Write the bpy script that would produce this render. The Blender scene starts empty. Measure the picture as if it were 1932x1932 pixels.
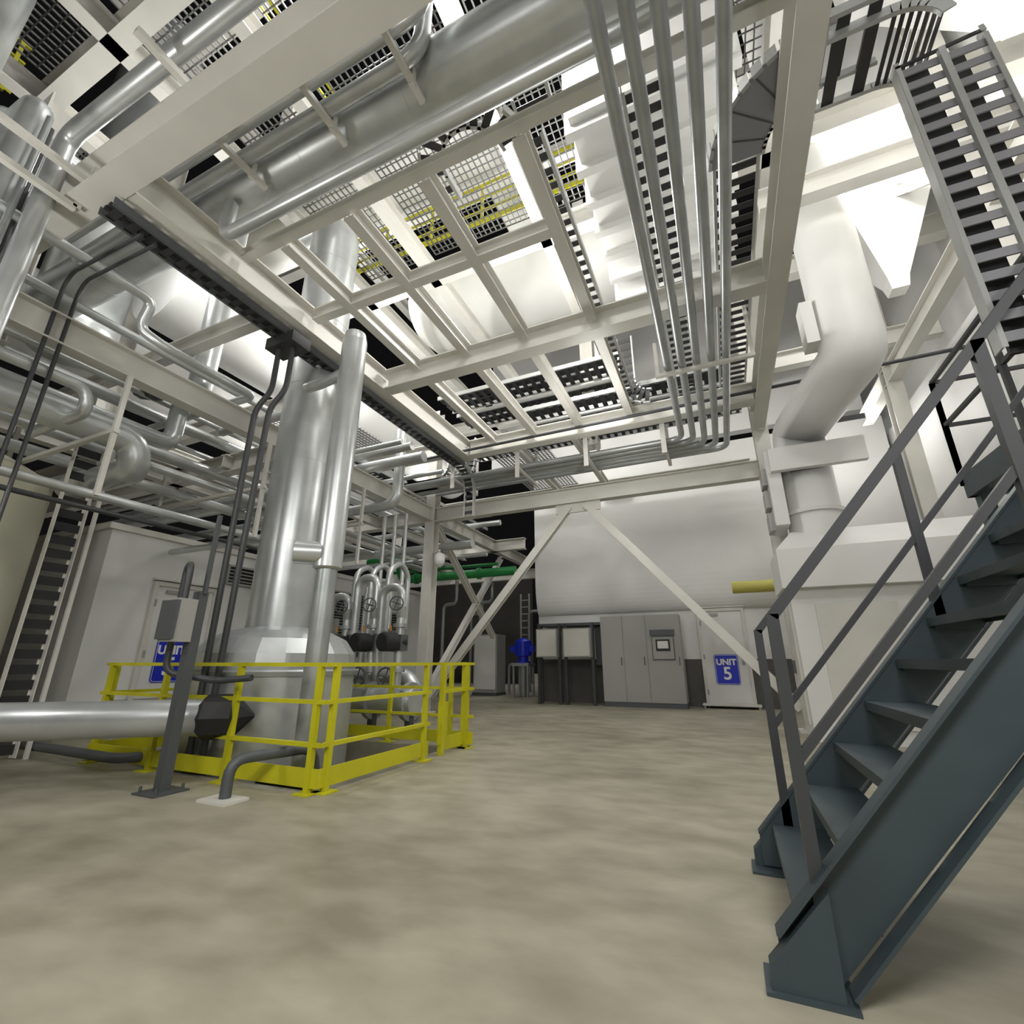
import bpy, math, random
from mathutils import Vector, Matrix
random.seed(3)
S=bpy.context.scene
# ---------------- materials
def mat(name,col,rough=.5,metal=0,noise=None):
    m=bpy.data.materials.new(name); m.use_nodes=True
    n=m.node_tree.nodes; l=m.node_tree.links; b=n['Principled BSDF']
    b.inputs['Base Color'].default_value=(*col,1); b.inputs['Roughness'].default_value=rough
    b.inputs['Metallic'].default_value=metal
    if noise:
        sc,amt=noise
        t=n.new('ShaderNodeTexCoord'); x=n.new('ShaderNodeTexNoise'); x.inputs['Scale'].default_value=sc; x.inputs['Detail'].default_value=5
        r=n.new('ShaderNodeValToRGB')
        r.color_ramp.elements[0].color=(*[c*(1-amt) for c in col],1); r.color_ramp.elements[1].color=(*[min(1,c*(1+amt)) for c in col],1)
        r.color_ramp.elements[0].position=.3; r.color_ramp.elements[1].position=.7
        l.new(t.outputs['Object'],x.inputs['Vector']); l.new(x.outputs['Fac'],r.inputs['Fac']); l.new(r.outputs['Color'],b.inputs['Base Color'])
    return m
WHITE=mat('white_paint',(.63,.615,.57),.45,noise=(1.5,.06))
WALL=mat('wall_paint',(.70,.70,.68),.5,noise=(1,.04))
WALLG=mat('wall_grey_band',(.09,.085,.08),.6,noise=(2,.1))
CREAM=mat('cream_paint',(.72,.70,.56),.5,noise=(1,.05))
ALU=mat('aluminium_cladding',(.56,.58,.58),.33,.6,noise=(2.5,.12))
GALV=mat('galvanised',(.40,.42,.42),.38,.55,noise=(4,.12))
DARK=mat('dark_tray',(.04,.04,.042),.5,.3)
TRAY=mat('tray_steel',(.45,.46,.45),.45,.4)
COVER=mat('tray_cover_grey',(.27,.27,.29),.5,.0)
CABLE=mat('cable_black',(.02,.02,.022),.6)
YEL=mat('yellow_paint',(.54,.51,.012),.45,noise=(3,.1))
STAIR=mat('stair_bluegrey',(.045,.063,.072),.45,.1,noise=(3,.12))
RAILG=mat('rail_darkgrey',(.055,.058,.062),.45,.2)
GREYM=mat('mid_grey_metal',(.10,.108,.115),.5,.3)
CAB=mat('cabinet_grey',(.34,.34,.32),.5,noise=(1,.04))
BLUE=mat('blue_sign',(.008,.025,.5),.4)
BLUEP=mat('blue_motor',(.01,.03,.6),.35)
GREEN=mat('green_pipe',(.015,.22,.05),.4)
TXT=mat('sign_white',(.85,.85,.85),.5)
BLACK=mat('blackish',(.015,.015,.016),.6)
YPIPE=mat('yellow_pipe',(.55,.5,.12),.4)
RED=mat('orange_cap',(.6,.25,.03),.4)
GRATE=mat('grating_steel',(.13,.13,.125),.5,.3)
# floor
FL=bpy.data.materials.new('concrete_floor'); FL.use_nodes=True
n=FL.node_tree.nodes; l=FL.node_tree.links; b=n['Principled BSDF']
tc=n.new('ShaderNodeTexCoord'); mp=n.new('ShaderNodeMapping'); mp.inputs['Scale'].default_value=(.8,1.4,1); mp.inputs['Rotation'].default_value=(0,0,-.42)
n1=n.new('ShaderNodeTexNoise'); n1.inputs['Scale'].default_value=2.8; n1.inputs['Detail'].default_value=5; n1.inputs['Roughness'].default_value=.5
n2=n.new('ShaderNodeTexNoise'); n2.inputs['Scale'].default_value=.6; n2.inputs['Detail'].default_value=3
mx=n.new('ShaderNodeMath'); mx.operation='ADD'
r=n.new('ShaderNodeValToRGB'); e=r.color_ramp.elements
e[0].position=.38; e[0].color=(.215,.195,.140,1); e[1].position=.62; e[1].color=(.37,.345,.265,1)
half=n.new('ShaderNodeMath'); half.operation='MULTIPLY'; half.inputs[1].default_value=.5
l.new(tc.outputs['Object'],mp.inputs['Vector']); l.new(mp.outputs[0],n1.inputs['Vector']); l.new(tc.outputs['Object'],n2.inputs['Vector'])
l.new(n1.outputs['Fac'],mx.inputs[0]); l.new(n2.outputs['Fac'],mx.inputs[1]); l.new(mx.outputs[0],half.inputs[0]); l.new(half.outputs[0],r.inputs['Fac'])
l.new(r.outputs['Color'],b.inputs['Base Color']); b.inputs['Roughness'].default_value=.5

# ---------------- builder
V=Vector
class B:
    def __init__(s,name): s.n=name; s.v=[]; s.f=[]; s.mi=[]; s.sm=[]; s.ms=[]
    def _m(s,m):
        if m not in s.ms: s.ms.append(m)
        return s.ms.index(m)
    def add(s,vs,fs,m,smooth=False):
        o=len(s.v); s.v+= [tuple(x) for x in vs]; k=s._m(m)
        for f in fs: s.f.append([i+o for i in f]); s.mi.append(k); s.sm.append(smooth)
        return s
    def bb(s,x0,x1,y0,y1,z0,z1,m):
        vs=[(x,y,z) for x in(x0,x1) for y in(y0,y1) for z in(z0,z1)]
        return s.add(vs,[(0,1,3,2),(4,6,7,5),(0,4,5,1),(2,3,7,6),(0,2,6,4),(1,5,7,3)],m)
    def frame(s,d,up):
        d=V(d).normalized(); up=V(up)
        if abs(d.dot(up.normalized()))>.98: up=V((0,1,0)) if abs(d.y)<.9 else V((1,0,0))
        side=d.cross(up).normalized(); u=side.cross(d).normalized(); return d,side,u
    def ob(s,p0,p1,w,h,m,up=(0,0,1),off=(0,0)):
        p0=V(p0);p1=V(p1); d,sd,u=s.frame(p1-p0,up); c=sd*off[0]+u*off[1]
        vs=[p+c+sd*(a*w/2)+u*(b*h/2) for p in(p0,p1) for a,b in((-1,-1),(1,-1),(1,1),(-1,1))]
        return s.add(vs,[(0,3,2,1),(4,5,6,7),(0,1,5,4),(1,2,6,5),(2,3,7,6),(3,0,4,7)],m)
    def ib(s,p0,p1,h,w,m,tf=.02,tw=.014,up=(0,0,1)):
        s.ob(p0,p1,w,tf,m,up,(0,h/2-tf/2)); s.ob(p0,p1,w,tf,m,up,(0,-h/2+tf/2)); return s.ob(p0,p1,tw,h-2*tf,m,up)
    def ch(s,p0,p1,h,w,m,t=.012,up=(0,0,1),sgn=1):
        s.ob(p0,p1,t,h,m,up); s.ob(p0,p1,w,t,m,up,(sgn*w/2,h/2-t/2)); return s.ob(p0,p1,w,t,m,up,(sgn*w/2,-h/2+t/2))
    def tube(s,pts,r,m,fil=None,seg=16,caps=True,N=5):
        pts=[V(p) for p in pts]
        if fil is None: fil=r*2.5
        P=[pts[0]]
        for i in range(1,len(pts)-1):
            a,b_,c=pts[i-1],pts[i],pts[i+1]; d1=(a-b_);d2=(c-b_); L=min(fil,d1.length*.48,d2.length*.48)
            q0=b_+d1.normalized()*L;q1=b_+d2.normalized()*L
            nn=N if fil>0 else 0
            for k in range(nn+1):
                t=k/nn if nn else .5
                P.append(q0*(1-t)**2+b_*2*t*(1-t)+q1*t*t)
        P.append(pts[-1])
        tg=[]
        for i in range(len(P)):
            a=P[max(0,i-1)];c=P[min(len(P)-1,i+1)]; tg.append((c-a).normalized())
        d,sd,u=s.frame(tg[0],(0,0,1)); vs=[];fs=[]
        for i,p in enumerate(P):
            if i:
                q=tg[i-1].rotation_difference(tg[i]); sd=q@sd;u=q@u
            for k in range(seg):
                an=2*math.pi*k/seg; vs.append(p+(sd*math.cos(an)+u*math.sin(an))*r)
        for i in range(len(P)-1):
            for k in range(seg):
                k2=(k+1)%seg; fs.append((i*seg+k,i*seg+k2,(i+1)*seg+k2,(i+1)*seg+k))
        s.add(vs,fs,m,True)
        if caps:
            s.add(vs[:seg],[tuple(range(seg))[::-1]],m); s.add(vs[-seg:],[tuple(range(seg))],m)
        return s
    def rev(s,p,d,prof,m,seg=28,smooth=True):
        d,sd,u=s.frame(d,(0,0,1)); p=V(p); vs=[]
        for h,r in prof:
            for k in range(seg):
                an=2*math.pi*k/seg; vs.append(p+d*h+(sd*math.cos(an)+u*math.sin(an))*max(r,.0005))
        for i in range(len(prof)-1):
            s.add(vs[i*seg:(i+2)*seg],[(k,(k+1)%seg,seg+(k+1)%seg,seg+k) for k in range(seg)],m,smooth)
        s.add(vs[:seg],[tuple(range(seg))[::-1]],m); s.add(vs[-seg:],[tuple(range(seg))],m)
        return s
    def ext(s,poly,vec,m,smooth=False):
        vec=V(vec); k=len(poly); vs=[V(p) for p in poly]+[V(p)+vec for p in poly]
        s.add(vs,[tuple(range(k))[::-1],tuple(range(k,2*k))],m)
        return s.add(vs,[(i,(i+1)%k,k+(i+1)%k,k+i) for i in range(k)],m,smooth)
    def torus(s,c,d,R,r,m,seg=20):
        d,sd,u=s.frame(d,(0,0,1)); c=V(c)
        pts=[c+(sd*math.cos(2*math.pi*k/seg)+u*math.sin(2*math.pi*k/seg))*R for k in range(seg+1)]
        return s.tube(pts,r,m,fil=0,seg=8,caps=False)
    def wheel(s,c,d,R,m):
        s.torus(c,d,R,R*.1,m); d,sd,u=s.frame(d,(0,0,1)); c=V(c)
        for k in range(4):
            an=math.pi*k/2+.3; s.tube([c,c+(sd*math.cos(an)+u*math.sin(an))*R],R*.07,m,seg=6)
        s.tube([c-d*.12,c+d*.03],R*.13,m,seg=8); return s
    def tray(s,pts,w,m,mr,h=.09,pitch=.16,rw=.075,up=(0,0,1),cables=0,mc=None):
        pts=[V(p) for p in pts]
        for a,b_ in zip(pts,pts[1:]):
            d,sd,u=s.frame(b_-a,up)
            s.ob(a-d*.003,b_+d*.003,.012,h,m,up,(w/2,0)); s.ob(a-d*.003,b_+d*.003,.012,h,m,up,(-w/2,0))
            s.ob(a,b_,.03,.006,m,up,(w/2-.012,-h/2)); s.ob(a,b_,.03,.006,m,up,(-w/2+.012,-h/2))
            L=(b_-a).length; nn=max(1,int(L/pitch))
            if rw: 
                for k in range(nn):
                    c=a+d*((k+.5)*L/nn); s.ob(c-d*rw/2,c+d*rw/2,w-.02,.012,mr,up,(0,-h/2+.02))
            for k in range(cables):
                o=-w/2+.05+(w-.1)*(k+.5)/cables
                s.ob(a,b_,(w-.1)/cables*.62,.03,mc or CABLE,up,(o,-h/2+.05))
        return s
    def grate(s,x0,x1,y0,y1,z,m,px=.07,py=.1,t=.008,h=.03):
        x=x0
        while x<=x1: s.bb(x-t/2,x+t/2,y0,y1,z-h/2,z+h/2,m); x+=px
        y=y0
        while y<=y1: s.bb(x0,x1,y-t/2,y+t/2,z,z+h/2-.002,m); y+=py
        s.bb(x0,x1,y0-.01,y0,z-h/2,z+h/2,m); s.bb(x0,x1,y1,y1+.01,z-h/2,z+h/2,m)
        return s
    def done(s,parent=None):
        me=bpy.data.meshes.new(s.n); me.from_pydata(s.v,[],s.f)
        for m in s.ms: me.materials.append(m)
        me.polygons.foreach_set('material_index',s.mi); me.polygons.foreach_set('use_smooth',s.sm); me.update()
        import bmesh
        bm=bmesh.new(); bm.from_mesh(me); bmesh.ops.recalc_face_normals(bm,faces=bm.faces); bm.to_mesh(me); bm.free()
        o=bpy.data.objects.new(s.n,me); S.collection.objects.link(o)
        if parent: o.parent=parent
        return o
def arc(c,r,a0,a1,n,plane='xy'):
    out=[]
    for k in range(n+1):
        a=math.radians(a0+(a1-a0)*k/n)
        if plane=='xy': out.append((c[0]+r*math.cos(a),c[1]+r*math.sin(a),c[2]))
        elif plane=='xz': out.append((c[0]+r*math.cos(a),c[1],c[2]+r*math.sin(a)))
        else: out.append((c[0],c[1]+r*math.cos(a),c[2]+r*math.sin(a)))
    return out

# ---------------- camera
cam=bpy.data.cameras.new('camera'); co=bpy.data.objects.new('camera',cam); S.collection.objects.link(co)
cam.sensor_width=36; cam.lens=36*878/1932; cam.clip_start=.05; cam.clip_end=200
co.location=(0,0,1.07); co.rotation_euler=(math.radians(90+17.9),0,math.radians(23.86)); S.camera=co

# ---------------- floor (with pit)
PX0,PX1,PY0,PY1=-6.65,-3.5,3.5,5.85
f=B('floor')
f.bb(-30,30,-12,PY0,-.3,0,FL); f.bb(-30,30,PY1,45,-.3,0,FL); f.bb(-30,PX0,PY0,PY1,-.3,0,FL); f.bb(PX1,30,PY0,PY1,-.3,0,FL)
f.bb(PX0-.1,PX1+.1,PY0-.1,PY1+.1,-1.6,-1.5,WALLG)
f.bb(PX0-.1,PX0,PY0,PY1,-1.5,-.3,WALLG);f.bb(PX1,PX1+.1,PY0,PY1,-1.5,-.3,WALLG);f.bb(PX0,PX1,PY0-.1,PY0,-1.5,-.3,WALLG);f.bb(PX0,PX1,PY1,PY1+.1,-1.5,-.3,WALLG)
f.done()

# ---------------- yellow guard railing around the pit
def guard(name,pts,m,H=1.07,toe=True,foot=True,spacing=1.2,z=0,mids=(.73,.38)):
    g=B(name)
    for a,b_ in zip(pts,pts[1:]):
        a=V((*a,z));b_=V((*b_,z)); d=(b_-a); L=d.length; d.normalize()
        for h in (H-.02,)+tuple(mids):
            g.ob(a+V((0,0,h)),b_+V((0,0,h)),.045,.035,m)
        if toe: g.ob(a+V((0,0,.12)),b_+V((0,0,.12)),.014,.15,m)
        nn=max(1,round(L/spacing))
        for k in range(nn+1):
            q=a+d*(L*k/nn)
            if k==0: q+=d*.1
            if k==nn: q-=d*.1
            g.ob(q,q+V((0,0,H-.02)),.05,.05,m,up=(d.x,d.y,0))
            if foot: g.ob(q,q+V((0,0,.012)),.17,.17,m,up=(d.x,d.y,0))
    return g
g=guard('yellow_guard_railing',[(-6.8,5.0),(-6.8,3.42),(-3.33,3.42),(-3.33,5.1)],YEL)
g.done()
g=guard('yellow_guard_railing',[(-3.2,5.95),(-3.45,5.95),(-6.8,5.95)],YEL)
g.bb(-3.36,-3.3,5.35,5.41,0,1.05,YEL); g.ob((-3.33,5.38,1.05),(-3.33,5.95,1.05),.045,.04,YEL);g.ob((-3.33,5.38,.72),(-3.33,5.95,.72),.045,.04,YEL)
g.ob((-3.33,5.38,.12),(-3.33,5.95,.12),.014,.15,YEL); g.ob((-3.33,5.4,.12),(-3.33,5.4,.6),.02,.2,YEL,up=(0,1,0))
g.done()

# ---------------- vertical vessel
VX,VY=-5.35,4.5
v=B('exhaust_stack_vessel')
DX=VX+.06
v.rev((DX,VY+.02,-1.5),(0,0,1),[(0,.95),(2.42,.95)],ALU,48)
v.rev((DX,VY+.02,.92),(0,0,1),[(0,.97),(.05,.98),(.07,.96),(.12,.96)],GALV,48)
v.rev((DX,VY+.02,1.04),(0,0,1),[(0,.95),(.13,.94),(.30,.82),(.40,.62),(.45,.41)],ALU,20,False)
v.rev((VX,VY,1.44),(0,0,1),[(0,.385),(6.6,.385),(6.75,.36),(6.85,.27)],ALU,40)
for z in (2.6,3.8,5.0,6.2,7.4): v.rev((VX,VY,z),(0,0,1),[(0,.388),(.02,.388)],ALU,40)
v.tube([(VX-.1,VY,8.2),(VX-.1,VY,8.5),(VX-1.2,VY,8.5)],.2,ALU)
v.done()
v=B('insulated_riser_pipe')
v.rev((-3.95,3.85,2.05),(0,0,1),[(0,.13),(.02,.155),(3.0,.155),(3.12,.13),(3.17,.06)],ALU,28)
v.rev((-3.95,3.85,0),(0,0,1),[(-1.0,.11),(2.1,.11)],GALV,24)
v.rev((-3.98,3.78,2.22),(-.75,-.66,0),[(0,.13),(.28,.13),(.285,.12)],ALU,24)
v.bb(-4.3,-3.6,3.62,4.1,-.05,.03,BLACK)
v.done()
v=B('insulated_inlet_pipe')
v.tube([(-8.3,1.0,.555),(-6.08,2.32,.555),(-4.8,3.36,.555)],.165,ALU,fil=.3,seg=28)
v.rev((-4.84,3.33,.555),(.775,.632,0),[(0,.168),(.04,.21),(.3,.21),(.48,.02)],BLACK,8,False)
v.bb(-6.75,-6.65,1.9,2.0,0,.4,GREYM)
v.done()
v=B('drain_pipe')
v.bb(-4.05,-3.72,2.88,3.1,0,.02,WHITE); v.tube([(-3.88,3.0,0),(-3.88,3.0,.3),(-3.7,3.72,.3),(-3.7,3.85,-.4)],.045,GREYM,fil=.14)
v.done()
v=B('low_level_pipe')
v.tube([(-9.5,3.3,.12),(-7.2,3.3,.12),(-5.9,3.25,.12),(-5.7,3.6,.12)],.05,GREYM,fil=.2); v.done()
# steel post with control box
v=B('instrument_post')
px=-4.62
v.ob((px,2.95,.0),(px,2.95,1.72),.09,.09,GREYM); v.bb(px-.15,px+.15,2.8,3.1,0,.015,GREYM)
for a in(-1,1):
    for b_ in(-1,1): v.tube([(px+.11*a,2.95+.11*b_,.0),(px+.11*a,2.95+.11*b_,.06)],.012,GREYM,seg=6)
v.bb(px-.13,px+.06,2.72,2.9,1.25,1.64,CAB); v.bb(px-.15,px+.08,2.70,2.73,1.27,1.62,GREYM)
v.ob((px+.05,2.95,1.7),(px+.05,2.95,2.5),.035,.035,GREYM)
v.tube([(px,2.8,1.62),(px,2.8,1.98),(px-.22,2.9,1.98),(px-.22,2.9,.98),(px+.1,3.2,.9),(px+.45,3.3,.93)],.03,RAILG,fil=.1)
v.done()
v=B('cable_conduit_drop')
for dx,dy in((0,0),(.2,.05)):
    v.tube([(-5.05+dx,3.6+dy,5.2),(-5.05+dx,3.6+dy,4.45),(-5.2+dx,3.53+dy,4.2),(-5.2+dx,3.53,-.5)],.035,RAILG,fil=.15)
v.bb(-5.2,-4.7,3.5,3.8,5.1,5.26,DARK)
v.done()
v=B('cable_conduit_drop')
for k in(0,1):
    v.tube([(-4.9,1.8+.13*k,5.2),(-6.2,1.8+.13*k,5.25),(-6.3,1.8+.13*k,5.1),(-6.3,1.8+.13*k,1.9)],.02,RAILG,fil=.2)
v.done()

# ---------------- structural steel
def beam(p0,p1,h=.35,w=.2,m=WHITE,name='steel_beam',**k): return B(name).ib(p0,p1,h,w,m,**k).done()
def column(x,y,z1,h=.26,z0=0):
    c=B('steel_column'); c.ib((x,y,z0),(x,y,z1),h,h,WHITE,up=(0,1,0))
    if z0==0: c.bb(x-.22,x+.22,y-.22,y+.22,0,.03,WHITE)
    c.done()
ZB=5.36
column(-6.37,9.45,7.5); column(1.13,9.45,9); column(-6.6,1.35,7.5,.3,z0=3.9); column(-9.6,9.45,8,z0=3.26); column(-9.6,2.2,8,z0=3.9)
column(-6.0,20,8); column(-11,14,8)
# lower level
beam((-6.25,9.45,4.58),(1.0,9.45,4.58)); beam((-6.37,-3,4.58),(-6.37,9.3,4.58)); beam((-6.37,9.6,4.58),(-6.37,15.8,4.58)); beam((-16,9.45,4.58),(-6.5,9.45,4.58))
beam((-9.6,-2,4.58),(-9.6,16,4.58)); beam((-16,5.2,4.58),(-6.5,5.2,4.58)); beam((-16,13,4.58),(-5.3,13.0,4.58)); beam((-16,1.6,4.58),(-6.8,1.6,4.58)); beam((-16,16,4.2),(-5.6,16,4.2)); beam((-8,5,4.58),(-8,14,4.58),.25,.15)
br=B('chevron_brace')
for x in(-6.2,1.0):
    br.ib((-2.6+(x+2.6)*.05,9.45,4.35),(x,9.45,.35),.14,.16,WHITE,up=(0,1,0))
br.bb(-3.1,-2.1,9.43,9.47,4.2,4.42,WHITE); br.done()
beam((-6.37,9.6,4.4),(-6.37,13,1.8),.14,.14,name='diagonal_brace'); beam((-6.37,9.7,.5),(-6.37,13.5,4.3),.14,.14,name='diagonal_brace')
# upper (deck) frame
beam((-4.75,1.55,ZB+.2),(-4.75,8.4,ZB+.2),.4,.22)
beam((-16,1.43,ZB+.2),(.98,1.43,ZB+.2),.42,.26)
beam((-4.63,5.35,ZB+.18),(.98,5.35,ZB+.18),.36,.22)
beam((-4.63,8.2,ZB+.18),(.98,8.2,ZB+.18),.36,.22)
beam((1.1,-2,ZB+.2),(1.1,9.3,ZB+.2),.4,.22)
beam((-16,8.2,ZB+.3),(-4.9,8.2,ZB+.3)); beam((-16,5.35,ZB+.3),(-4.9,5.35,ZB+.3)); beam((-8,1.7,ZB+.2),(-8,8,ZB+.2),.3,.18)
beam((-14,3.4,ZB+.2),(-4.9,3.4,ZB+.2),.25,.15);beam((-11,1.7,ZB+.2),(-11,8,ZB+.2),.3,.18)
beam((-4.63,2.66,ZB+.28),(1.0,2.66,ZB+.28),.12,.1)
for x in(-4.0,-3.08,-2.13,-1.13):
    beam((x,2.7,ZB+.27),(x,5.25,ZB+.27),.2,.13); beam((x,5.45,ZB+.27),(x,8.1,ZB+.27),.2,.13)
for x in(-3.7,-2.4): beam((x,8.3,ZB+.27),(x,12,ZB+.27),.2,.12)
beam((-4.63,3.75,ZB+.27),(-1.2,3.75,ZB+.27),.18,.12)
beam((-9,12,ZB+.3),(1.1,12,ZB+.3))
UZ=9.0
for y in(-1,1.5,4,6.6,9.5,13): beam((-16,y,UZ),(4.8,y,UZ),.45,.25)
for x in(-13,-10.3,-8.2,-6.4,-4.7,-2.2,.2,1.6): beam((x,-3,UZ-.05),(x,14,UZ-.05),.35,.2)
gr=B('upper_grating_deck')
for x0,x1,y0,y1 in((-8.1,-6.5,-.8,1.4),(-6.3,-4.8,-.8,3.9),(-4.6,-2.3,-.8,3.9),(-2.1,.1,1.6,3.9),(.3,1.5,1.6,3.9),(-6.3,-4.8,4.1,6.4),(-4.6,-2.3,4.1,6.4),(-2.1,.1,4.1,6.4),(-10,-8.4,1.6,3.9),(.3,1.5,4.1,6.4)):
    gr.grate(x0,x1,y0,y1,UZ+.3,GRATE,.11,.13,.017)
gr.done()
gr=B('grating_deck'); gr.grate(-9,-6.6,5.5,8.0,ZB+.5,GRATE,.09,.1,.01); gr.grate(-4.6,-3.2,8.4,11.8,ZB+.45,GRATE,.09,.1,.01); gr.done()
guard('upper_yellow_railing',[(-7,6.2),(-1.0,6.2)],YEL,z=UZ+.33,H=1.1,foot=False).done()
guard('upper_yellow_railing',[(-12,4.2),(-5,4.2),(-5,1.8)],YEL,z=UZ+.33,H=1.1,foot=False).done()
guard('upper_yellow_railing',[(-9,-.5),(-9,1.3)],YEL,z=UZ+.33,H=1.1,foot=False).done()
column(-6.4,4.0,13,.3,z0=9.3);column(-2.2,9.5,13,.3,z0=5.7);column(-10.3,4,14,.35,z0=5.6);column(-2.2,1.5,14,.35,z0=9.3)
for y in(3,8): beam((-16,y,13),(4.8,y,13),.45,.3)
for x in(-9,-4,.5): beam((x,-2,13.2),(x,14,13.2),.4,.25)

# ---------------- pipes overhead
def pipe(name,pts,r,m=ALU,**k): return B(name).tube(pts,r,m,**k).done()
q=B('large_insulated_duct'); q.tube([(-9.5,2.4,6.25),(2.6,2.4,6.25)],.31,ALU,seg=36)
for k in range(9): q.rev((-8.6+1.3*k,2.4,6.25),(1,0,0),[(0,.313),(.03,.313)],ALU,36)
q.done()
q=B('steam_pipe_pair')
q.tube([(-7,2.03,6.0),(-1.75,2.03,6.0),(-1.75,2.03,8.6)],.07,ALU,fil=.25); q.tube([(-7,1.84,6.05),(-1.6,1.84,6.05),(-1.45,1.84,8.6)],.05,ALU,fil=.25)
for x in(-5,-3.9,-2.8,-1.9):
    q.ob((x,1.68,5.9),(x,2.3,5.9),.05,.05,WHITE); q.ob((x,1.72,5.85),(x,1.72,6.25),.04,.05,WHITE); q.ob((x,2.13,5.85),(x,2.13,6.1),.04,.05,WHITE)
q.done()
pipe('condensate_pipe',[(-4.4,2.27,5.9),(-4.4,2.27,5.42),(2.5,2.27,5.42)],.07)
q=B('pipe_bundle')
for i in range(5):
    x=-.27+.193*i; y=8.62+.19*i
    q.tube([(x,-2,5.12),(x,y,5.12),(-7.7-.1*i,y,5.12)],.055,GALV,fil=.25)
q.done()
for y in(6.2,):
    q=B('pipe_trapeze_support'); q.ob((-.45,y,5.03),(.85,y,5.03),.06,.05,WHITE)
    q.ob((-.42,y,5.03),(-.42,y,5.6),.05,.03,WHITE); q.ob((.82,y,5.03),(.82,y,5.9),.05,.03,WHITE); q.done()
for x in(-6.6,-5.2,-3.6,-2.1,-.6):
    q=B('pipe_trapeze_support'); q.ob((x,8.4,5.03),(x,9.6,5.03),.06,.05,WHITE)
    q.ob((x,8.42,4.8),(x,8.42,5.9),.09,.03,WHITE); q.ob((x,9.58,5.0),(x,9.58,5.9),.07,.03,WHITE); q.done()
pipe('grey_conduit',[(-7.2,8.0,5.42),(3.9,8.0,5.5)],.03,RAILG)
# left rack pipes
pipe('insulated_rack_pipe',[(-6.9,-1,3.87),(-6.9,3.1,3.87),(-6.9,3.2,3.5),(-8.5,3.2,3.5)],.18,fil=.3)
pipe('rack_pipe',[(-6.6,-1,2.95),(-6.6,5.0,2.95),(-8.9,5.0,2.95)],.055)
pipe('rack_pipe',[(-6.6,-1,2.78),(-6.6,6.5,2.78)],.03,RAILG)
pipe('rack_pipe',[(-6,-1,5.35),(-6,2.5,5.35),(-6.15,2.5,5.0),(-6.0,2.75,4.85),(-6,4.0,4.85),(-8.5,4.0,4.85)],.06,fil=.12)
pipe('rack_pipe',[(-6.6,-1,5.13),(-6.6,7.6,5.13)],.055)
pipe('rack_pipe',[(-6.4,-1,4.08),(-6.4,2.3,4.08),(-6.4,2.35,3.8),(-7.6,2.35,3.8)],.065)
pipe('rack_pipe',[(-5.5,.6,1.5),(-5.5,.63,2.5),(-5.5,1.23,3.2),(-5.5,1.23,6.17),(1.5,1.23,6.17)],.085,fil=.2)
pipe('rack_pipe',[(-6.1,1.0,3.0),(-6.1,1.1,6.9),(-9,1.1,6.9)],.13,fil=.3)
pipe('rack_pipe',[(-6.9,.7,3.0),(-6.9,.7,8.9)],.17)
pipe('rack_pipe',[(-7.2,1.0,3.0),(-7.2,1.0,7.4),(-7.2,3.2,7.4)],.12,fil=.25)
pipe('rack_pipe',[(-15,7.4,4.2),(-5.9,7.4,4.2),(-5.9,7.4,5.9)],.11,fil=.3)
pipe('rack_pipe',[(-7.0,-1,4.9),(-7.0,6.2,4.9),(-7.0,6.2,4.0),(-9,6.2,4.0)],.1,fil=.3)
for k in range(4): pipe('rack_pipe',[(-5.9-.13*k,1.15+.06*k,3.0),(-5.9-.13*k,1.15+.06*k,6.6)],.03,RAILG if k%2 else GALV)
q=B('pipe_support_angle')
for x,y0,y1,z in((-3.75,.95,1.75,5.95),(-5.1,.4,1.4,5.5),(-5.3,.5,1.4,5.3)): q.ob((x,y0,z),(x,y1,z),.06,.06,WHITE); q.ob((x,y1,z),(x,y1,z+.2),.06,.06,WHITE)
q.done()
q=B('insulated_drop_pipe'); q.tube([(-6.9,3.75,8.6),(-6.9,3.75,5.0)],.17,ALU); q.tube([(-6.9,3.75,5.1),(-7.3,3.75,4.9),(-7.3,3.75,4.2),(-7.3,1,4.2)],.12,ALU,fil=.2)
q.rev((-7.1,3.6,5.0),(-1,-.3,.2),[(0,.15),(.35,.15),(.4,.2),(.7,.2)],GREYM,10,False); q.done()
pipe('branch_pipe',[(-4.0,3.95,4.75),(-4.6,4.0,4.7),(-4.9,4.0,4.7)],.07)
pipe('branch_pipe',[(-5.75,4.4,4.7),(-7.2,4.4,4.7)],.07)
for i,(x,z) in enumerate([(-7.6,4.95),(-8.1,4.95),(-8.5,5.1),(-9.1,5.0),(-7.9,4.0),(-8.6,3.9)]):
    pipe('rack_pipe',[(x,-1,z),(x,14,z)],.05+.02*(i%3))
for i,(y,z) in enumerate([(6.3,4.95),(6.6,5.0),(7.0,4.95),(7.7,4.9),(10.2,4.9),(10.6,4.9),(11,4.95),(11.6,4.9),(10.0,3.9),(10.8,3.8)]):
    pipe('rack_pipe',[(-15,y,z),(-5.0 if y<8 else -5.5,y,z)],.05+.03*(i%3))
pipe('rack_pipe',[(-8.3,2,4.4),(-8.3,7,4.4),(-8.3,7,3.4)],.1,fil=.2)
pipe('rack_pipe',[(-15,6.0,4.2),(-7.4,6.0,4.2),(-7.4,6,5.8)],.14,fil=.3)
# rack hangers
for y in(.8,2.6,4.6,6.8):
    q=B('pipe_hanger_frame'); q.ob((-8.9,y,3.75-.1),(-6.2,y,3.65),.06,.05,WHITE); q.ob((-6.25,y,2.85),(-6.25,y,4.4),.05,.05,WHITE); q.ob((-8.85,y,3.65),(-8.85,y,4.4),.05,.05,WHITE); q.done()

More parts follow.
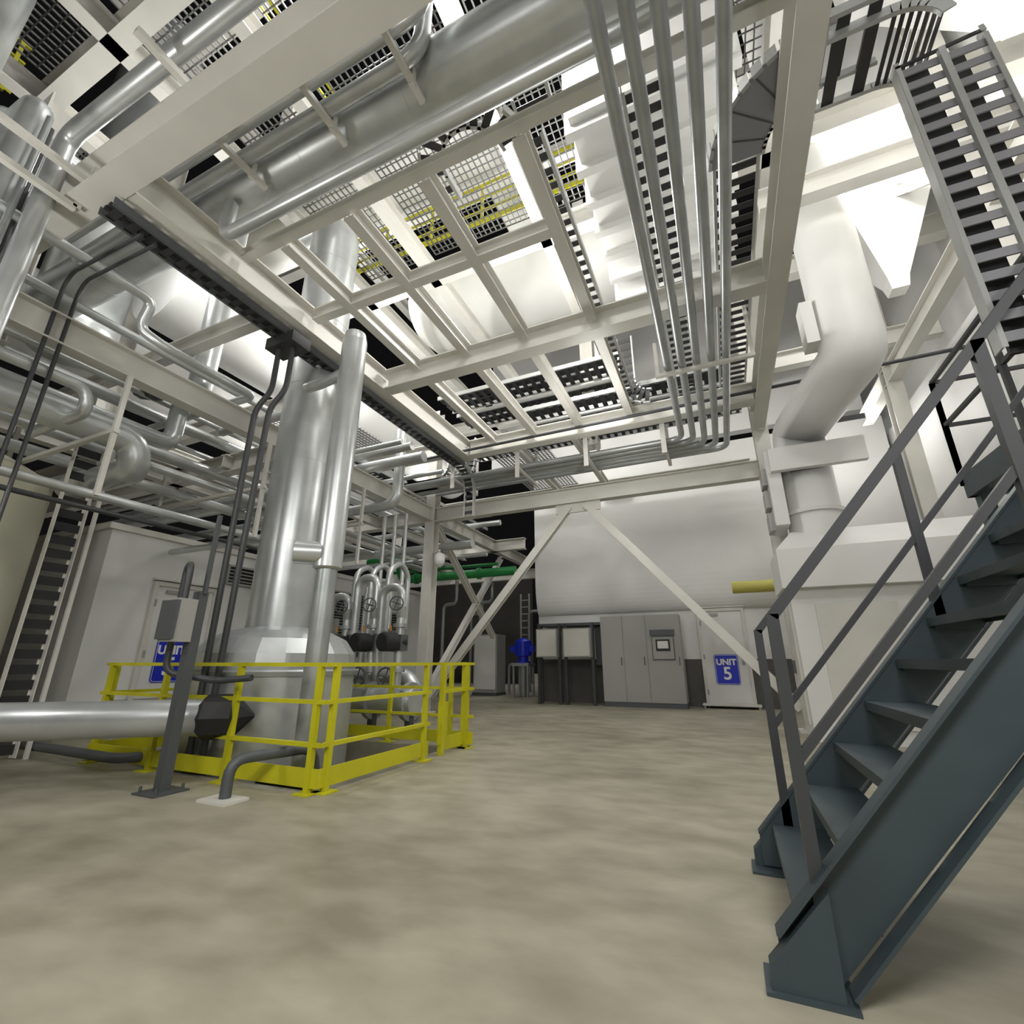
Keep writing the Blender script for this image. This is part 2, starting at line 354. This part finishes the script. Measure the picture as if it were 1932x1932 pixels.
# ---------------- cable trays
def tray(pts,w=.35,name='cable_tray',m=TRAY,mr=DARK,**k): return B(name).tray(pts,w,m,mr,**k).done()
tray([(-4.95,1.5,ZB-.08),(-4.95,8.3,ZB-.08)],.25,m=GREYM,cables=2)
tray([(1.0,2.6,6.75),(-.7,2.6,6.75)]+arc((-.7,3.06,6.75),.46,270,180,8)[1:]+[(-1.16,3.3,6.7)],.4)
tray([(-1.16,3.0,6.0),(-1.16,8.8,6.0)],.3)
tray(arc((-1.75,3.0,6.0),.45,0,-180,10)+[(-2.2,3.3,6.0)],.25)
tray([(-.07,2.9,5.85),(-.07,9.0,5.85)],.34)
tray([(.69,3.95,5.85),(.69,8.6,5.85)]+arc((.09,8.6,5.85),.6,0,90,8)[1:]+[(-5,9.2,5.85)],.42)
c=B('covered_cable_tray'); C=(1.34,3.95,5.80)
c.tray(arc((1.34,3.95,5.85),.65,180,270,12),.5,TRAY,COVER,h=.12,rw=0)
c.ext(arc(C,.40,180,270,12)+arc(C,.90,270,180,12),(0,0,.015),COVER)
for k in range(1,5):
    a=math.radians(180+18*k); c.ob((C[0]+.41*math.cos(a),C[1]+.41*math.sin(a),5.796),(C[0]+.89*math.cos(a),C[1]+.89*math.sin(a),5.796),.012,.006,GREYM)
c.tray([(1.34,3.3,5.85),(1.75,3.3,5.85)],.5,TRAY,DARK,rw=.09); c.done()
A=arc((1.75,3.45,5.5),.3,90,0,8,'xz')
tray([(1.3,3.45,5.8),(1.75,3.45,5.8)],.55,m=TRAY,rw=.09)
tray(A,.55,m=TRAY,rw=.03)
q=B('vertical_cable_tray')
q.tray([(2.05,3.45,5.5),(2.05,3.45,2.9)],.55,TRAY,COVER,up=(0,1,0),rw=.07,pitch=.15)
q.bb(2.03,2.07,3.38,3.42,2.9,5.5,TRAY); q.bb(1.85,2.0,3.5,3.53,2.9,5.5,CABLE); q.bb(2.1,2.22,3.5,3.53,2.9,5.5,CABLE); q.done()
for y in(8.6,9.5): tray([(-5.6,y,7.1),(-1.3,y,7.1)],.7,rw=.1,pitch=.2,cables=2)
for y in(8.55,9.2): tray([(-3.4,y,6.3),(.6,y,6.3)],.5,rw=.1,pitch=.2,cables=1)
tray([(-6,10.6,6.6),(1,10.6,6.6)],.5,cables=2)
tray([(-7,9.9,5.5),(-1.5,9.9,5.5)],.4,cables=2); tray([(-7.3,7,5.5),(-7.3,14,5.5)],.35,cables=2)
# tray drops
tray(arc((-4.95,8.3,4.78),.5,90,0,6,'yz')+[(-4.95,8.8,4.2)],.25)
for dx in(0,-.5): tray([(-5.0+dx,8.9,6.2)]+arc((-5.4+dx,8.9,5.6),.4,0,-90,6,'xz')+[(-7.2+dx,8.9,5.2)],.25,up=(0,1,0))
tray([(-1.1,8.0,7.2),(-1.1,8.0,6.2)]+arc((-.7,8.0,6.2),.4,180,270,5,'xz'),.3,up=(0,1,0))
q=B('ladder_cable_riser'); q.tray([(-7.7,3.0,0.02),(-7.7,3.0,3.9)],.3,WHITE,CABLE,pitch=.17,rw=.11,up=(1,0,0)); q.bb(-7.62,-7.58,3.2,3.24,0,3.9,WHITE); q.done()

# ---------------- left enclosure building
w=B('wall_left')
BX,BY=-9.0,4.09
w.bb(-16,BX,BY,13,0,3.2,WALL); w.bb(-16.1,BX+.08,BY-.08,13.1,3.16,3.26,WHITE)
w.bb(-16,BX+.05,BY-.05,13.05,0,.5,CAB)
w.done()
def door(name,o,ax,W=1.0,H=2.35):
    ax=V(ax); nrm=V((ax.y,-ax.x,0)); o=V(o); d=B(name)
    def bx(a0,a1,n0,n1,z0,z1,m):
        P=[o+ax*a+nrm*nn+V((0,0,z)) for a in(a0,a1) for nn in(n0,n1) for z in(z0,z1)]
        d.add(P,[(0,1,3,2),(4,6,7,5),(0,4,5,1),(2,3,7,6),(0,2,6,4),(1,5,7,3)],m)
    bx(-.07,0,0,.07,0,H+.07,WHITE); bx(W,W+.07,0,.07,0,H+.07,WHITE); bx(0,W,0,.07,H,H+.07,WHITE)
    bx(0,W,0,.035,.02,H,WALL); bx(-.1,W+.1,.0,.1,H+.09,H+.12,WHITE)
    bx(.15,.45,.035,.07,H-.12,H-.06,CAB)
    bx(W-.13,W-.07,.035,.05,1.0,1.2,CAB); kn=o+ax*(W-.1)+nrm*.09+V((0,0,1.1)); d.rev(kn,nrm,[(-.05,.012),(-.01,.012),(0,.03),(.03,.03)],GALV,12)
    bx(-.15,W+.15,.05,.45,.06,.1,WHITE); bx(-.12,-.08,.1,.4,0,.06,WHITE); bx(W+.08,W+.12,.1,.4,0,.06,WHITE)
    for z in(.35,1.2,2.05): bx(-.02,.02,.035,.075,z-.06,z+.06,CAB)
    return d.done(),o,ax,nrm
def sign(parent,o,ax,nrm,cx,cz,w_,h_):
    s=B('unit_sign'); c=o+ax*cx+nrm*.045+V((0,0,cz))
    def plate(w1,h1,rr,n0,m):
        P=[]
        for sx,sz,a0 in((1,1,0),(-1,1,90),(-1,-1,180),(1,-1,270)):
            for k in range(6):
                a=math.radians(a0+90*k/5); P.append(c+ax*(sx*(w1/2-rr)+rr*math.cos(a))+V((0,0,sz*(h1/2-rr)+rr*math.sin(a)))+nrm*n0)
        s.ext(P,nrm*.006,m)
    plate(w_,h_,.06,0,BLUE); plate(w_-.03,h_-.03,.05,.003,TXT); plate(w_-.045,h_-.045,.045,.005,BLUE)
    s.done(parent)
    for t,sz,dz in(('UNIT',.2,.17),('5',.42,-.11)):
        cu=bpy.data.curves.new('sign_text','FONT'); cu.body=t; cu.size=sz; cu.align_x='CENTER'; cu.align_y='CENTER'; cu.extrude=.002; cu.offset=.008
        cu.materials.append(TXT); to=bpy.data.objects.new('sign_text',cu); S.collection.objects.link(to)
        M=Matrix((ax,V((0,0,1)),nrm)).transposed().to_4x4(); M.translation=c+nrm*.014+V((0,0,dz)); to.matrix_world=M; to.parent=parent
d,o,ax,nr=door('door_1',(-.55,13.6,0),(1,0,0)); sign(d,o,ax,nr,.5,.9,.56,.72)
d,o,ax,nr=door('door_2',(BX,4.95,0),(0,1,0)); sign(d,o,ax,nr,.45,1.1,.52,.72)
def louver(c,W,H,axd,name='wall_louver_vent'):
    ax=V(axd);nr=V((ax.y,-ax.x,0)); b=B(name); c=V(c)
    b.ob(c-ax*W/2,c+ax*W/2,.04,H,BLACK)
    for s_ in(-1,1):
        b.ob(c-ax*W/2+V((0,0,s_*H/2)),c+ax*W/2+V((0,0,s_*H/2)),.12,.04,CAB); b.ob(c+ax*(s_*W/2)-V((0,0,H/2)),c+ax*(s_*W/2)+V((0,0,H/2)),.12,.04,CAB,up=ax)
    k=-H/2+.06
    while k<H/2: b.ob(c-ax*W/2+nr*.04+V((0,0,k)),c+ax*W/2+nr*.04+V((0,0,k)),.05,.02,CAB); k+=.07
    b.done()
louver((BX+.03,6.5,2.75),.7,.35,(0,1,0)); louver((BX+.03,9.6,2.0),1.4,1.6,(0,1,0)); louver((BX+.03,11.4,2.2),.8,.5,(0,1,0))
t=B('cream_storage_tank'); t.rev((-9.3,1.9,0),(0,0,1),[(0,1.35),(3.5,1.35),(3.7,1.0),(3.8,.3)],CREAM,48); t.done()

# ---------------- far wall: upper part has an added rounded overhang, shaped to grade into shade
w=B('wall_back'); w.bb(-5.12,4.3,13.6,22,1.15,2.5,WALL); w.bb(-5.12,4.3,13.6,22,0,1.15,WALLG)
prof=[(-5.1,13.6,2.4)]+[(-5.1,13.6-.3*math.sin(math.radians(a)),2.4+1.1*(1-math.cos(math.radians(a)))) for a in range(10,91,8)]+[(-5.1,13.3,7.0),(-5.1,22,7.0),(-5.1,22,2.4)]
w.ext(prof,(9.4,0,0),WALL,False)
w.done()
c=B('electrical_cabinet')
c.bb(-3.02,-1.02,12.7,13.3,0,.12,GREYM)
for x0,x1 in((-3.02,-2.45),(-2.43,-1.86),(-1.84,-1.02)): c.bb(x0,x1,12.68,13.28,.12,2.24,CAB)
c.bb(-3.0,-1.04,12.7,13.27,.12,2.23,CAB)
c.bb(-1.75,-1.15,12.62,12.68,1.72,1.86,GREYM); c.bb(-1.72,-1.18,12.66,12.68,1.12,1.7,GREYM); c.bb(-1.7,-1.2,12.65,12.66,1.15,1.68,CAB); c.bb(-1.62,-1.28,12.64,12.65,1.34,1.62,BLACK); c.bb(-1.58,-1.32,12.63,12.64,1.4,1.58,WALL)
for x in(-2.5,-1.92,-1.08): c.bb(x-.02,x,12.65,12.69,1.0,1.2,GREYM)
c.done()
for x,w_ in((-4.5,.6),(-3.65,.75)):
    c=B('control_panel'); c.bb(x-w_/2,x+w_/2,12.5,12.75,1.2,1.95,CAB); c.bb(x-w_/2+.03,x+w_/2-.03,12.48,12.5,1.23,1.92,WHITE)
    for s_ in(-1,1): c.bb(x+s_*w_/2-.04,x+s_*w_/2+.04,12.7,12.78,0,2.1,RAILG)
    c.done()
c=B('wall_equipment_shelf'); c.bb(-4.9,-2.9,12.9,13.6,2.05,2.12,GREYM); c.bb(-3.3,-3.05,13.2,13.6,1.0,2.0,GREYM); c.bb(-4.9,-4.8,12.95,13.05,0,2.05,GREYM); c.done()
c=B('white_control_cabinet'); c.bb(-8.1,-7.2,15,15.7,.1,2.0,CAB); c.bb(-8.05,-7.25,14.98,15,.2,1.95,WALL); c.bb(-8.1,-7.2,14.95,15.75,0,.1,GREYM); c.done()
c=B('blue_pump_motor'); MX,MY=-6.3,15.2
c.rev((MX,MY,1.05),(0,0,1),[(0,.22),(.05,.22),(.06,.17),(.2,.17),(.22,.26),(.7,.26),(.75,.2),(.8,.1)],BLUEP,20)
for k in range(12): 
    a=k*math.pi/6; c.ob((MX+.27*math.cos(a),MY+.27*math.sin(a),1.3),(MX+.27*math.cos(a),MY+.27*math.sin(a),1.72),.03,.03,BLUEP)
c.bb(MX-.45,MX-.25,MY-.1,MY+.1,1.4,1.6,BLUEP); c.bb(MX+.25,MX+.4,MY-.1,MY+.1,1.4,1.6,BLUEP)
for a in(-1,1):
    for b_ in(-1,1): c.bb(MX+a*.25-.03,MX+a*.25+.03,MY+b_*.25-.03,MY+b_*.25+.03,0,.95,GALV)
c.bb(MX-.3,MX+.3,MY-.3,MY+.3,.95,1.05,GALV); c.rev((MX,MY,.0),(0,0,1),[(0,.1),(.95,.16)],GALV,14)
c.tube([(MX-.3,MY+.6,0),(MX-.3,MY+.6,1.0),(MX-.8,MY+.6,1.0),(MX-.8,MY+.6,0)],.05,GALV); c.done()
c=B('access_ladder')
for x in(-8.2,-7.8): c.bb(x-.03,x+.03,19.5,19.55,0,4,WHITE)
for k in range(13): c.bb(-8.2,-7.8,19.5,19.54,.3*k+.1,.3*k+.14,WHITE)
c.done()
for i,(x,y) in enumerate([(-8.9,14.2),(-8.6,16.4),(-7.0,17.5),(-5.7,17.2),(-9.6,17.5)]):
    pipe('process_riser_pipe',[(x,y,0),(x,y,3.0+.3*(i%2)),(x+.5,y,3.0+.3*(i%2)),(x+.5,y,4.4)],.06,GALV,fil=.2)
q=B('green_water_pipe'); q.tube([(-10.5,12,4.2),(-9.3,12,4.2),(-9.1,12,3.55),(-5.2,12,3.55)],.13,GREEN,fil=.2); q.tube([(-10,12.5,3.9),(-6,12.5,3.9)],.05,GREEN)
for x in(-8.6,-6.4): q.rev((x,12,3.55),(1,0,0),[(0,.17),(.08,.17)],GREEN,16)
q.done()
q=B('wall_floodlight')
for x in(-3.9,-2.4): q.bb(x-.35,x+.35,12.9,13.2,6.0,6.15,DARK); q.bb(x-.3,x+.3,12.93,13.17,5.94,6.0,GREYM); q.bb(x-.05,x+.05,13.1,13.32,6.1,6.3,DARK)
q.done()
q=B('dome_camera'); q.rev((-5.95,9.2,3.55),(0,0,-1),[(0,.04),(.08,.13),(.22,.13),(.28,.11),(.34,.05)],WALL,16); q.ob((-6.3,9.4,3.6),(-5.95,9.2,3.6),.04,.04,WALL); q.done()
pipe('yellow_gas_pipe',[(.3,12.2,2.75),(3,12.2,2.75)],.14,YPIPE)

# ---------------- valve manifold
q=B('valve_manifold')
def flange(p,d,r): q.rev(p,d,[(-.03,r),(.03,r)],GALV,18)
for i,(x,y) in enumerate([(-6.5,7.1),(-6.1,7.1),(-5.7,7.1)]):
    q.tube([(x,y,.4),(x,y,2.75),(x,y+.35,2.95),(x,y+.6,2.75),(x,y+.6,1.7)],.055,ALU,fil=.18)
for x,y,h in((-6.05,6.5,2.2),(-5.45,6.5,2.5),(-4.9,6.5,2.3)):
    q.tube([(x-.42,y,.5),(x-.42,y,h),(x,y,h),(x,y,.5)],.07,ALU,fil=.2)
    for z in(.95,1.65): flange((x,y,z),(0,0,1),.12); flange((x-.42,y,z-.1),(0,0,1),.12)
    q.rev((x,y-.12,1.38),(-.15,-1,0),[(-.2,.09),(0,.09),(.02,.15),(.26,.15),(.28,.12)],BLACK,18)
    q.bb(x-.1,x+.1,y-.1,y+.1,1.25,1.5,GREYM)
    q.rev((x,y,1.78),(0,0,1),[(0,.08),(.18,.08),(.2,.03),(.35,.03)],CAB,10); q.rev((x-.1,y-.12,1.56),(0,0,1),[(0,.018),(.09,.018)],RED,8)
    q.wheel((x+.12,y-.3,1.98),(.3,-1,0),.11,GREYM); q.wheel((x+.05,y-.35,.85),(.1,-1,0),.14,GREYM)
q.tube([(-7.2,6.35,.5),(-4.4,6.35,.5)],.2,ALU); q.tube([(-6.9,6.85,.85),(-4.9,6.85,.85),(-4.6,6.85,.2)],.13,ALU,fil=.2)
for x in(-6.8,-6.0,-5.2,-4.5): q.rev((x,6.35,.5),(1,0,0),[(-.04,.28),(.04,.28)],GALV,20); q.bb(x-.05,x+.05,6.3,6.4,0,.4,GREYM)
for i in range(3):
    x=-6.9+i*.3; q.tube([(x,7.9,.2),(x,7.9,2.6+.15*(i%2)),(x,8.3,2.6+.15*(i%2)),(x,8.3,4.3)],.045,ALU,fil=.15)
q.bb(-7.5,-7.0,6.9,7.3,0,1.9,CAB); q.done()

# ---------------- steel stair
SX,SZ,RUN,RISE=.13,.222,.182,.2155; SL=RISE/RUN; NS=12
Y0,Y1=2.26,3.30
st=B('steel_staircase')
def zl(x): return SZ+(x-SX)*SL
xe=SX+RUN*NS
for yy,sg in((Y0,-1),(Y1,1)):
    top=.05; dv=.37
    xs0=.04
    st.ext([(xs0,yy,zl(xs0)+top),(xs0,yy,.02),(.2,yy,.02),(.2,yy,zl(.2)+top)],(0,sg*.012,0),STAIR)
    st.ext([(.2,yy,zl(.2)+top),(.2,yy,max(.02,zl(.2)+top-dv)),(xe,yy,zl(xe)+top-dv),(xe,yy,zl(xe)+top)],(0,sg*.012,0),STAIR)
    L0=V((.24,yy,zl(.24)+top-dv)); L1=V((xe,yy,zl(xe)+top-dv)); T0=V((xs0,yy,zl(xs0)+top)); T1=V((xe,yy,zl(xe)+top))
    for a,b_ in((L0,L1),(T0,T1)): st.ob(a+V((0,sg*.035,0)),b_+V((0,sg*.035,0)),.08,.012,STAIR)
    yf=yy+sg*.013
    st.ext([(.0,yf,0),(.215,yf,0),(.215,yf,.32),(.0,yf,.08)],(0,sg*.06,0),STAIR)
    st.bb(-.02,.25,yy-.09,yy+.09,0,.012,STAIR)
for k in range(NS):
    x=SX+RUN*k; z=SZ+RISE*k
    st.bb(x-.02,x+.23,Y0+.005,Y1-.005,z-.012,z,STAIR); st.bb(x-.021,x-.008,Y0+.006,Y1-.006,z-.045,z-.001,STAIR)
    st.bb(x+.22,x+.231,Y0+.006,Y1-.006,z-.03,z-.001,STAIR)
    for yy in(Y0+.01,Y1-.035): st.bb(x,x+.2,yy,yy+.025,z-.06,z-.012,STAIR)
def rz(x): return 1.25+(x-.19)*SL
for yy in(Y0-.02,Y1+.02):
    st.ob((.19,yy,rz(.19)),(xe,yy,rz(xe)),.04,.04,RAILG); st.ob((.19,yy,rz(.19)-.54),(xe,yy,rz(xe)-.54),.032,.032,RAILG)
    for x in(.19,1.09,1.99):
        st.ob((x,yy,zl(x)-.1),(x,yy,rz(x)+.01),.045,.04,RAILG,up=(0,1,0))
zt=SZ+RISE*NS
st.grate(xe,xe+1.6,1.9,5.6,zt-.02,RAILG,.05,.1)
st.ch((xe,1.85,zt-.12),(xe+1.6,1.85,zt-.12),.22,.07,STAIR); st.ch((xe,5.65,zt-.12),(xe+1.6,5.65,zt-.12),.22,.07,STAIR); st.ch((xe,3.4,zt-.12),(xe,5.65,zt-.12),.22,.07,STAIR)
for (a,b_) in(((xe,3.4),(xe,5.65)),((xe,5.65),(xe+1.6,5.65)),((xe+1.6,5.65),(xe+1.6,1.85))):
    for h in(.55,1.05): st.ob((*a,zt+h),(*b_,zt+h),.035,.035,RAILG)
    for t in(0,.5,1): 
        x=a[0]+(b_[0]-a[0])*t;y=a[1]+(b_[1]-a[1])*t; st.ob((x,y,zt-.1),(x,y,zt+1.05),.04,.04,RAILG)
for x,y in((xe+1.5,1.95),(xe+1.5,5.6),(xe+.1,5.6)): st.ob((x,y,0),(x,y,zt-.2),.1,.1,STAIR)
st.done()

# ---------------- right hand white plant
w=B('filter_housing')
w.bb(1.0,4.3,8.36,9.3,0,2.15,WALL); w.bb(.9,4.3,8.2,9.3,2.15,2.75,WALL)
w.ext([(.9,8.2,2.75),(.9,9.3,2.75),(1.2,9.3,3.1),(1.2,8.6,3.1)],(3.1,0,0),WALL)
w.bb(.98,1.0,8.6,9.2,.2,1.9,WHITE); w.bb(.95,.98,9.0,9.1,.9,1.1,GREYM); w.bb(1.3,2.3,8.33,8.36,.2,1.9,WHITE); w.bb(2.1,2.15,8.3,8.33,.9,1.1,GREYM)
w.done()
w=B('white_air_duct')
w.tube([(1.62,8.85,2.9),(1.62,8.85,4.95),(2.15,7.0,5.2),(2.15,7.0,14)],.40,WALL,fil=.12,seg=28,N=2)
for z in(3.4,4.3): w.rev((1.62,8.85,z),(0,0,1),[(0,.44),(.06,.44)],WALL,24)
w.bb(1.05,2.4,8.3,8.42,4.1,4.5,WALL); w.bb(1.0,1.2,8.42,9.2,3.2,4.5,WALL)
for z in(3.3,3.7,4.1): w.bb(.92,1.0,8.55,8.9,z-.15,z+.15,CAB)
w.rev((2.15,7.0,8.0),(0,0,1),[(0,.44),(.04,.44)],WALL,24); w.bb(1.6,1.76,6.8,7.1,5.4,6.1,WALL)
w.done()
w=B('wall_right'); w.bb(4.4,5.0,-8,26,0,6.6,WALL); w.bb(4.9,5.4,-8,26,6.6,15,WALL); w.done()
beam((3.6,3,6.4),(3.6,12,6.4),.35,.2); beam((1.2,9.6,6.9),(4.3,9.6,6.9)); beam((1.2,6.0,7.3),(4.8,6.0,7.3)); beam((1.2,3.2,7.4),(4.8,3.2,7.4)); column(3.6,6.2,13,z0=3.1); column(3.6,10.2,13,z0=0); column(3.6,3.0,13,z0=3.0)
beam((3.6,3.1,7.2),(3.6,6.1,4.2),.2,.2,name='diagonal_brace'); beam((3.6,6.3,7.2),(3.6,10.0,10.5),.2,.2,name='diagonal_brace')
for y in(4.6,8.4):
    h=B('white_hopper'); 
    def ring(s_,z): return [(3.4-s_,y-s_,z),(3.4+s_,y-s_,z),(3.4+s_,y+s_,z),(3.4-s_,y+s_,z)]
    R=[ring(.12,7.0),ring(.15,7.2),ring(.9,9.4),ring(.9,12.5)]; vs=sum(R,[]); fs=[(3,2,1,0),(12,13,14,15)]
    for i in range(3):
        for k in range(4): fs.append((i*4+k,i*4+(k+1)%4,i*4+4+(k+1)%4,i*4+4+k))
    h.add(vs,fs,WALL); h.done()
pipe('grey_downpipe',[(3.3,3.7,7.5),(3.3,3.7,4.6),(2.6,3.9,4.4)],.05,GREYM,fil=.2)

# ---------------- upper plant
t=B('white_horizontal_tank'); t.rev((-7,9.2,10.6),(1,0,0),[(0,.3),(.15,.8),(.5,1.15),(.9,1.25),(7,1.25),(7.4,1.1),(7.6,.6)],WALL,40); t.done()
t=B('white_ribbed_duct')
t.bb(-1.0,.9,4.0,8.0,7.6,8.8,WALL)
for k in range(8): t.bb(-1.08,.98,4.1+k*.52,4.22+k*.52,7.48,8.8,WALL)
t.done()
t=B('silver_vertical_tank'); t.rev((-9.5,3.0,6.0),(0,0,1),[(0,.5),(.4,.6),(8,.6)],ALU,40); t.done()
t=B('white_upper_duct'); t.tube([(-14,6,11.2),(-3,6,11.2),(-3,12,11.2)],.6,WALL,fil=1); t.done()
t=B('white_upper_duct'); t.tube([(-3.4,-1,8.3),(-3.4,.6,8.3),(-3.4,.6,12)],.3,WALL,fil=.5); t.done()
t=B('white_upper_duct'); t.tube([(-8.6,3.6,7.6),(-8.6,14,7.6)],.75,WALL,seg=32); t.done()  # extra duct, added to fill a black gap with lit white
t=B('white_upper_duct'); t.tube([(-11.5,-1,7.4),(-11.5,14,7.4)],.9,WALL,seg=32); t.done()
t=B('wall_upper'); t.bb(-7,4.2,14,14.3,7.6,13,WALL); t.done()
t=B('wall_rear'); t.bb(-16,-9.5,24,24.3,0,6,WALLG); t.done()

# ---------------- lights
def pt(loc,e,r=.25,col=(1,.985,.95)):
    L=bpy.data.lights.new('lamp_or_fill','POINT'); L.energy=e; L.shadow_soft_size=r; L.color=col; o=bpy.data.objects.new('lamp_or_fill',L); o.location=loc; S.collection.objects.link(o)
def area(loc,rot,e,size,col=(1,.985,.95)):
    L=bpy.data.lights.new('offscreen_area','AREA'); L.energy=e; L.shape='DISK'; L.size=size; L.color=col; o=bpy.data.objects.new('offscreen_area',L); o.location=loc; o.rotation_euler=rot; S.collection.objects.link(o)
top_fill=bpy.data.lights.new('top_fill','SUN'); top_fill.energy=1.0; top_fill.angle=math.radians(40); so=bpy.data.objects.new('top_fill',top_fill); so.rotation_euler=(math.radians(-15),math.radians(12),0); S.collection.objects.link(so)  # added soft overhead fill, there is no sun in this night scene
area((.8,-1.2,4.9),(0,0,0),200,1.5)  # key light added above the camera, out of view
area((-1.5,-2.5,4.0),(math.radians(78),0,math.radians(20)),90,2)  # fill added behind the camera, aimed forward to brighten everything
for loc,e in [((-2.2,6.3,7.3),260),((-2.5,11.3,7.6),130),((2.6,4.2,6.4),110),((-6.9,6.6,7.2),210),((-7.2,2.8,7.4),160),((3.0,7.0,8.5),200),((2.5,3.6,9.0),140),((-1.5,3.2,8.2),170),((-9.9,8,6.4),120),((-8.0,12,6.3),80),((3.2,11.5,6),60),((-4,2.5,10.5),250),((-1,8,11.5),200),((-8,7.5,10.5),200),((3.2,.2,3.2),80),((-5.6,-.5,3.4),120),((-1.5,6.8,4.6),60)]: pt(loc,e)  # upper lamps, plus fills added for right wall, stair side and cream tank
W=bpy.data.worlds.new('night'); S.world=W; W.use_nodes=True; W.node_tree.nodes['Background'].inputs[0].default_value=(.004,.004,.004,1)
S.view_settings.view_transform='Standard'; S.view_settings.exposure=.2
